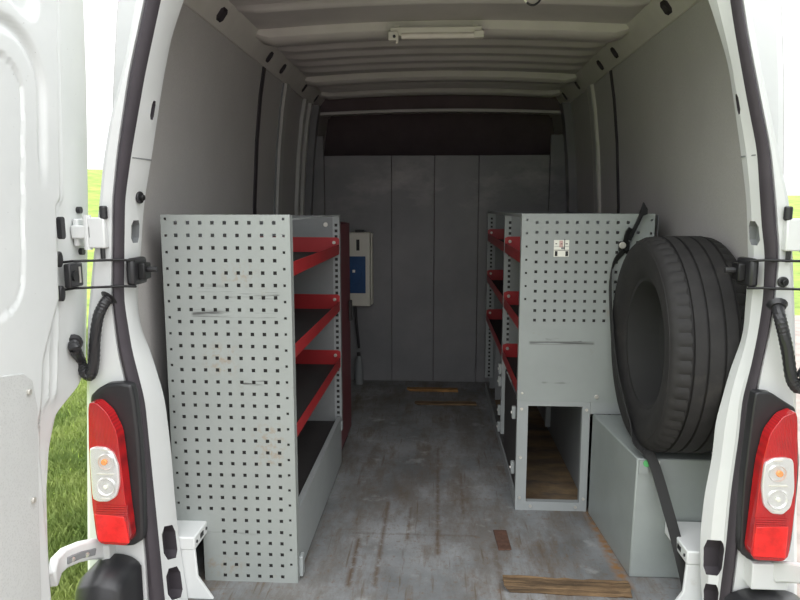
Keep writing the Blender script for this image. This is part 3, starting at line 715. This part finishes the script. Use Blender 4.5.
# lower frame
fr = MB()
fr.box((.302, RY0+.002, 0), (.342, RY0+.028, .43)); fr.box((.543, RY0+.002, 0), (.571, RY0+.028, .43)); fr.box((.342, RY0+.002, 0), (.543, RY0+.028, .034)); fr.box((.342, RY0+.002, .412), (.543, RY0+.028, .43))
f_ = fr.build('lower_frame', 'rack', rr_)
for x, z in ((.318, .40), (.318, .21), (.318, .05), (.558, .40), (.558, .05), (.36, .017), (.53, .017)): MB().cyl((x, RY0, z), (0, 1, 0), .0055, .005, 10).build('screw', 'screw', f_)
MB().box((.304, RY0+.03, .0), (.310, RYE, .045)).build('floor_rail', 'rack', rr_)
MB().box((.345, RY0+.03, .006), (.575, 3.9, .012)).build('floor_board', 'ply', rr_)
MB().box((.575, RY0+.03, 0), (.579, RYE, .43)).build('inner_dark_panel', 'rackdark', rr_)
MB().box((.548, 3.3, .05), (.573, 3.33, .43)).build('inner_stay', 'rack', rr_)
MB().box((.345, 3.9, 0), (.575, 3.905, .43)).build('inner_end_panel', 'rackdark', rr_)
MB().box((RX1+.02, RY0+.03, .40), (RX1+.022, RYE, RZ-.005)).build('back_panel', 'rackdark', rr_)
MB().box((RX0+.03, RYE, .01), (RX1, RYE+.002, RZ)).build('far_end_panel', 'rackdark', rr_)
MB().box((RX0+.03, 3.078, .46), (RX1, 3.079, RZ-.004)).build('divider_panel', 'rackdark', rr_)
for py in posts_y: post(rr_, RX0+.001, py, .085, RZ-.004, -1, .048)
MB().box((RX0+.001, RY0+.032, RZ-.014), (RX0+.012, RYE, RZ-.002)).build('top_rail', 'rack', rr_)
for (a_, b_) in ((RY0+.035, 3.076), (3.09, 4.136)):
    for z in (.945, .695, .45): tray(rr_, -1, RX0+.002, RX1, a_, b_, z)
for py, z in ((3.08, .40), (3.08, .20), (3.08, .12), (2.50, .37), (2.50, .15), (3.08, .34)):
    MB().box((RX0-.014, py-.002, z-.025), (RX0+.002, py+.018, z+.025)).build('clip_bracket', 'rack', rr_, bevel=.004)
    MB().cyl((RX0-.015, py+.008, z), (1, 0, 0), .006, .004, 8).build('screw', 'screw', rr_)

# ---------------------------------------------------------------- metal box, tyre, strap
bx = empty('metal_box', (.73, 2.2, 0), 'plain galvanised steel box cover on the floor under the spare tyre', 'metal box')
BZ = .388
MB().prism([(.606, 2.0, 0), (.613, 2.0, BZ), (.578, 2.445, BZ), (.576, 2.445, 0)], None, [(.858, 2.0, 0), (.858, 2.0, BZ), (.858, 2.445, BZ), (.858, 2.445, 0)]).build('casing', 'boxm', bx, bevel=.004)
MB().box((.618, 1.994, BZ-.045), (.646, 1.9995, BZ-.003)).build('corner_plate', 'boxm', bx)
MB().cyl((.640, 1.993, BZ-.012), (0, 1, 0), .0105, .004, 16).build('round_sticker', 'green', bx)['label'] = 'green round sticker'
MB().box((.656, 1.994, BZ-.018), (.680, 1.9995, BZ-.005)).build('label_plate', 'label', bx)
def make_tyre():
    R, W, ri = .337, .234, .205; cx, cy, cz = .623+W/2, 2.113, BZ+R+.0005
    r = empty('spare_tyre', (cx, cy, BZ), 'large worn black tyre standing upright on the metal box behind the right pillar', 'tyre')
    N = 220
    # profile (x offset, radius, groove flag)
    pr = [(-.085, ri, 0), (-.098, ri+.012, 0), (-.103, ri+.03, 0), (-.114, ri+.06, 0), (-.116, ri+.085, 0), (-.114, ri+.100, 0), (-.1125, ri+.101, 0), (-.111, ri+.108, 0), (-.105, R-.017, 0), (-.098, R-.010, 1), (-.088, R-.005, 1), (-.066, R-.002, 1)]
    for g in (-.060, -.022, .022, .060):
        pr += [(g-.004, R-.001, 0), (g-.003, R-.009, 0), (g+.003, R-.009, 0), (g+.004, R-.001, 0)]
    pr += [(.066, R-.002, 1), (.088, R-.005, 1), (.098, R-.010, 1), (.105, R-.017, 0), (.111, ri+.108, 0), (.116, ri+.085, 0), (.114, ri+.06, 0), (.103, ri+.03, 0), (.085, ri, 0),
           (.075, ri+.004, 0), (.098, ri+.05, 0), (.09, R-.03, 0), (0, R-.022, 0), (-.09, R-.03, 0), (-.098, ri+.05, 0), (-.075, ri+.004, 0)]
    rows = []
    for i in range(N):
        a = 2*PI*i/N; g = (i % 4 == 0)
        rows.append([(cx+x, cy+(rad-(.005 if g and fl_ else 0))*math.cos(a), cz+(rad-(.005 if g and fl_ else 0))*math.sin(a)) for x, rad, fl_ in pr])
    rows.append(rows[0])
    o = MB(); n = len(pr); vs = [v for rw in rows[:-1] for v in rw]; fs = []
    for i in range(N):
        for k in range(n): fs.append((i*n+k, i*n+(k+1) % n, ((i+1) % N)*n+(k+1) % n, ((i+1) % N)*n+k))
    o.add(vs, fs); o.build('tyre_body', 'tyre', r, smooth=.6)
    w_ = MB(); prw = [(-.088, ri+.006), (-.086, ri-.008), (-.05, ri-.02), (.01, ri-.035), (.03, ri-.06), (.012, .10), (.012, .05), (.03, .045), (.036, .045), (.036, .06), (.02, .10), (.036, ri-.06), (.086, ri-.008), (.088, ri+.006)]
    rows = [[(cx+x, cy+q*math.cos(2*PI*i/64), cz+q*math.sin(2*PI*i/64)) for x, q in prw] for i in range(65)]
    w_.loft(rows, close=True, cap=False); w_.build('wheel_rim', 'strap', r, smooth=.6)
    return cx, cy, cz, R, W
cx, cy, cz, R_, W_ = make_tyre()
# ratchet strap
sr = empty('ratchet_strap', (.66, 2.42, .95), 'black webbing ratchet strap holding the tyre, running down to the floor', 'strap')
a0 = PY(624, 246, 2.435)
MB().box(a0-Vector((.018, .004, .020)), a0+Vector((.020, .012, .016))).build('ratchet_body', 'blackmetal', sr, bevel=.004)
MB().ribbon([a0+Vector((0, -.004, .0)), PY(628, 232, 2.425), PY(631, 228, 2.42)], .018, .008, (1, 0, 0)).build('ratchet_pawl', 'blackmetal', sr, bevel=.002)
MB().ribbon([PY(629, 240, 2.43), PY(637, 224, 2.425), PY(643, 211, 2.425)], .014, .010, (1, 0, 0)).build('ratchet_handle', 'blackmetal', sr, bevel=.002)
MB().prism([PY(x, y, 2.42) for x, y in ((640, 213), (644, 202), (648, 209), (648, 214), (643, 216))], (0, .012, 0)).build('handle_grip', 'blackmetal', sr, bevel=.002)
MB().cyl(a0+Vector((-.008, -.010, .003)), (0, 1, 0), .012, .012, 14).build('spool', 'screw', sr, bevel=.002)
xs_ = .623-.006
path = [a0+Vector((0, 0, -.015)), Vector((xs_+.006, 2.435, .93)), Vector((xs_-.001, 2.40, .80)), Vector((xs_+.001, 2.32, .62)), Vector((xs_+.001, 2.20, .52)), Vector((xs_+.001, 2.08, .455)), Vector((xs_+.001, 2.02, .425)), PY(652, 459, 1.985), PY(668, 510, 1.915), PY(680, 555, 1.875), PY(692, 606, 1.835)]
path[-1].z = .004
sides = [(0, .6, -1)]*4+[(.2, .6, -1), (.5, .5, -.8), (.9, .3, -.3)]+[(1, 0, .15)]*4
fine = []; fsd = []
for i in range(len(path)-1):
    p0, p1, p2, p3 = path[max(i-1, 0)], path[i], path[i+1], path[min(i+2, len(path)-1)]
    for k in range(5):
        t_ = k/5; fine.append(.5*((2*p1)+(p2-p0)*t_+(2*p0-5*p1+4*p2-p3)*t_*t_+(3*p1-p0-3*p2+p3)*t_**3))
        fsd.append(tuple(Vector(sides[i]).lerp(Vector(sides[i+1]), t_)))
fine.append(path[-1]); fsd.append(sides[-1])
MB().ribbon(fine[:31], .031, .003, fsd[:31]).build('webbing', 'strap', sr)
MB().ribbon(fine[30:], .031, .003, fsd[30:]).build('webbing_tail', 'strap', sr)

# ---------------------------------------------------------------- loose wood, plate
def rough_plank(name, c, L, W, H, rot, m, label, group=None, seed=1, cutl=.02):
    rnd = random.Random(seed); n = 14; rows = []
    for i in range(n+1):
        x = -L/2+L*i/n; j = lambda a: rnd.uniform(-a, a)
        e = cutl if i in (0, n) else 0
        rows.append([(x+j(.004)+(e if i == 0 else 0), -W/2+j(W*.04), 0), (x+j(.003), -W/2+j(W*.04), H*(.9+j(.12))), (x+j(.003), 0+j(.003), H*(1+j(.10))), (x+j(.003), W/2+j(W*.05), H*(.92+j(.1))), (x+j(.004)-(e if i == n else 0), W/2+j(W*.05), 0)])
    o = MB().loft(rows).build(name, m, bevel=.0015); o.location = c; o.rotation_euler = (0, 0, rot); tag(o, label, 'wood', group); return o
rough_plank('wood_plank', (.395, 1.918, .0005), .375, .062, .022, math.radians(-1.5), 'wood', 'splintered brown wood plank lying across the floor near the rear edge', seed=3)
rough_plank('wood_strip', (-.03, 4.115, .0005), .32, .045, .018, math.radians(-1), 'wood2', 'orange-brown wood strip on the floor against the bulkhead', 'wood strips at the bulkhead', 5)
rough_plank('wood_strip', (.05, 3.83, .0005), .36, .05, .012, math.radians(1), 'wood', 'darker wood strip on the floor a little nearer than the orange one', 'wood strips at the bulkhead', 8)
pl = MB().prism([(.205, 2.282, .0005), (.252, 2.282, .0005), (.256, 2.145, .0005), (.212, 2.14, .0005)], (0, 0, .004)).build('floor_plate', 'rust', bevel=.001); tag(pl, 'small rusty brown metal plate screwed to the floor', 'plate')
for y in (2.17, 2.25): MB().cyl((.231, y, .005), (0, 0, 1), .005, .002, 10).build('screw', 'rust', pl)

# ---------------------------------------------------------------- ceiling lamp and wire
lp = empty('ceiling_lamp', (-.012, 2.86, 1.84), 'slim cream tube lamp fixed under the nearest roof rib', 'lamp')
MB().box((-.195, 2.75, 1.818), (.165, 2.79, 1.850)).build('base', 'cream', lp, bevel=.003)
MB().tube([(-.15, 2.755, 1.817), (.145, 2.755, 1.817)], .0125, 12).build('tube_cover', 'diff', lp, smooth=.8)
for x in (-.18, .155): MB().box((x-.022, 2.738, 1.798 if x < 0 else 1.806), (x+.018, 2.775, 1.832)).build('end_cap', 'cream', lp, bevel=.004)
MB().cyl((-.178, 2.735, 1.812), (0, 1, 0), .006, .006, 10).build('switch', 'black', lp)
MB().cyl((-.168, 2.748, 1.793), (0, 0, 1), .005, .012, 8).build('pull_knob', 'diff', lp)
for x in (-.17, .14): MB().box((x-.01, 2.775, 1.835), (x+.01, 2.81, 1.865)).build('mount', 'cream', lp)
wr = empty('hanging_wire', (.29, 2.25, 1.86), 'loop of black wire hanging from the roof at the top edge', 'wire')
loop = []
for i in range(25):
    a = PI+PI*i/24; loop.append(Vector((.292+.036*math.cos(a), 2.25+.006*math.cos(a), 1.845+.062*math.sin(a)-.0)))
MB().tube([Vector((.256, 2.255, 1.895))]+loop+[Vector((.332, 2.245, 1.895))], .0035, 8).build('wire', 'black', wr, smooth=.9)
MB().tube(loop[2:9], .0040, 8).build('bare_end', 'label', wr, smooth=.9)

# ---------------------------------------------------------------- outside
def ground_z(x, y):
    d = math.hypot(x, y); base = -.60
    return base+sstep(9, 60, d)*(4.6 if x < 0 else 2.6)+.02*math.sin(x*1.7)*math.cos(y*1.3)
vs = []; fs = []; nx, ny = 90, 90
def gx(i): u = (i/nx)*2-1; return 70*abs(u)**2.2*(1 if u > 0 else -1)
def gy(j): u = j/ny; return -12+90*u**1.5
for j in range(ny+1):
    for i in range(nx+1): x, y = gx(i), gy(j); vs.append((x, y, ground_z(x, y)))
for j in range(ny):
    for i in range(nx): fs.append((j*(nx+1)+i, j*(nx+1)+i+1, (j+1)*(nx+1)+i+1, (j+1)*(nx+1)+i))
g = MB().add(vs, fs).build('ground', 'grassground', smooth=True); g.name = 'ground'; tag(g, kind='structure')
pth = MB().box((-1.15, -11, -.62), (9, 14, -.565)).build('trim_9', 'brick'); tag(pth, kind='structure')
mb = MB(); rnd = random.Random(4)
for i in range(52000):
    y = 2.3+7.0*rnd.random()**1.3; x = -(.96+ (y-2.0)*.12) - rnd.random()*(.5+.45*(y-2.0))
    if y < 5 and x > -1.0: x = -1.02-rnd.random()*.3
    z = ground_z(x, y); h_ = rnd.uniform(.03, .085); w = rnd.uniform(.003, .006); a = rnd.random()*2*PI; lx, ly = rnd.uniform(-.04, .04), rnd.uniform(-.04, .04)
    ca, sa = math.cos(a)*w, math.sin(a)*w
    o_ = len(mb.v); mb.v += [(x-ca, y-sa, z-.005), (x+ca, y+sa, z-.005), (x+lx*.4+ca*.6, y+ly*.4+sa*.6, z+h_*.6), (x+lx, y+ly, z+h_)]
    mb.f += [(o_, o_+1, o_+2), (o_, o_+2, o_+3)]
me = bpy.data.meshes.new('grass'); me.from_pydata(mb.v, [], mb.f); me.materials.append(M['blade'])
go = bpy.data.objects.new('grass', me); C.objects.link(go); tag(go, 'rough green grass outside, seen between left door and body', 'grass', kind='stuff')

# ---------------------------------------------------------------- light
w = bpy.data.worlds.new('overcast'); bpy.context.scene.world = w; w.use_nodes = True
nt = w.node_tree; bg = nt.nodes['Background']
# overcast sky: three times brighter overhead than at the horizon
tc = nt.nodes.new('ShaderNodeTexCoord'); sx = nt.nodes.new('ShaderNodeSeparateXYZ'); nt.links.new(tc.outputs['Generated'], sx.inputs[0])
mr = nt.nodes.new('ShaderNodeMapRange'); mr.inputs[1].default_value = 0; mr.inputs[2].default_value = 1; mr.inputs[3].default_value = 1.0; mr.inputs[4].default_value = 4.1
nt.links.new(sx.outputs[2], mr.inputs[0]); nt.links.new(mr.outputs[0], bg.inputs[1]); bg.inputs[0].default_value = (.97, .985, 1.0, 1)
sc = bpy.context.scene
sc.view_settings.view_transform = 'Standard'; sc.view_settings.look = 'None'; sc.view_settings.exposure = .30; sc.view_settings.gamma = 1
sc.view_settings.use_curve_mapping = False
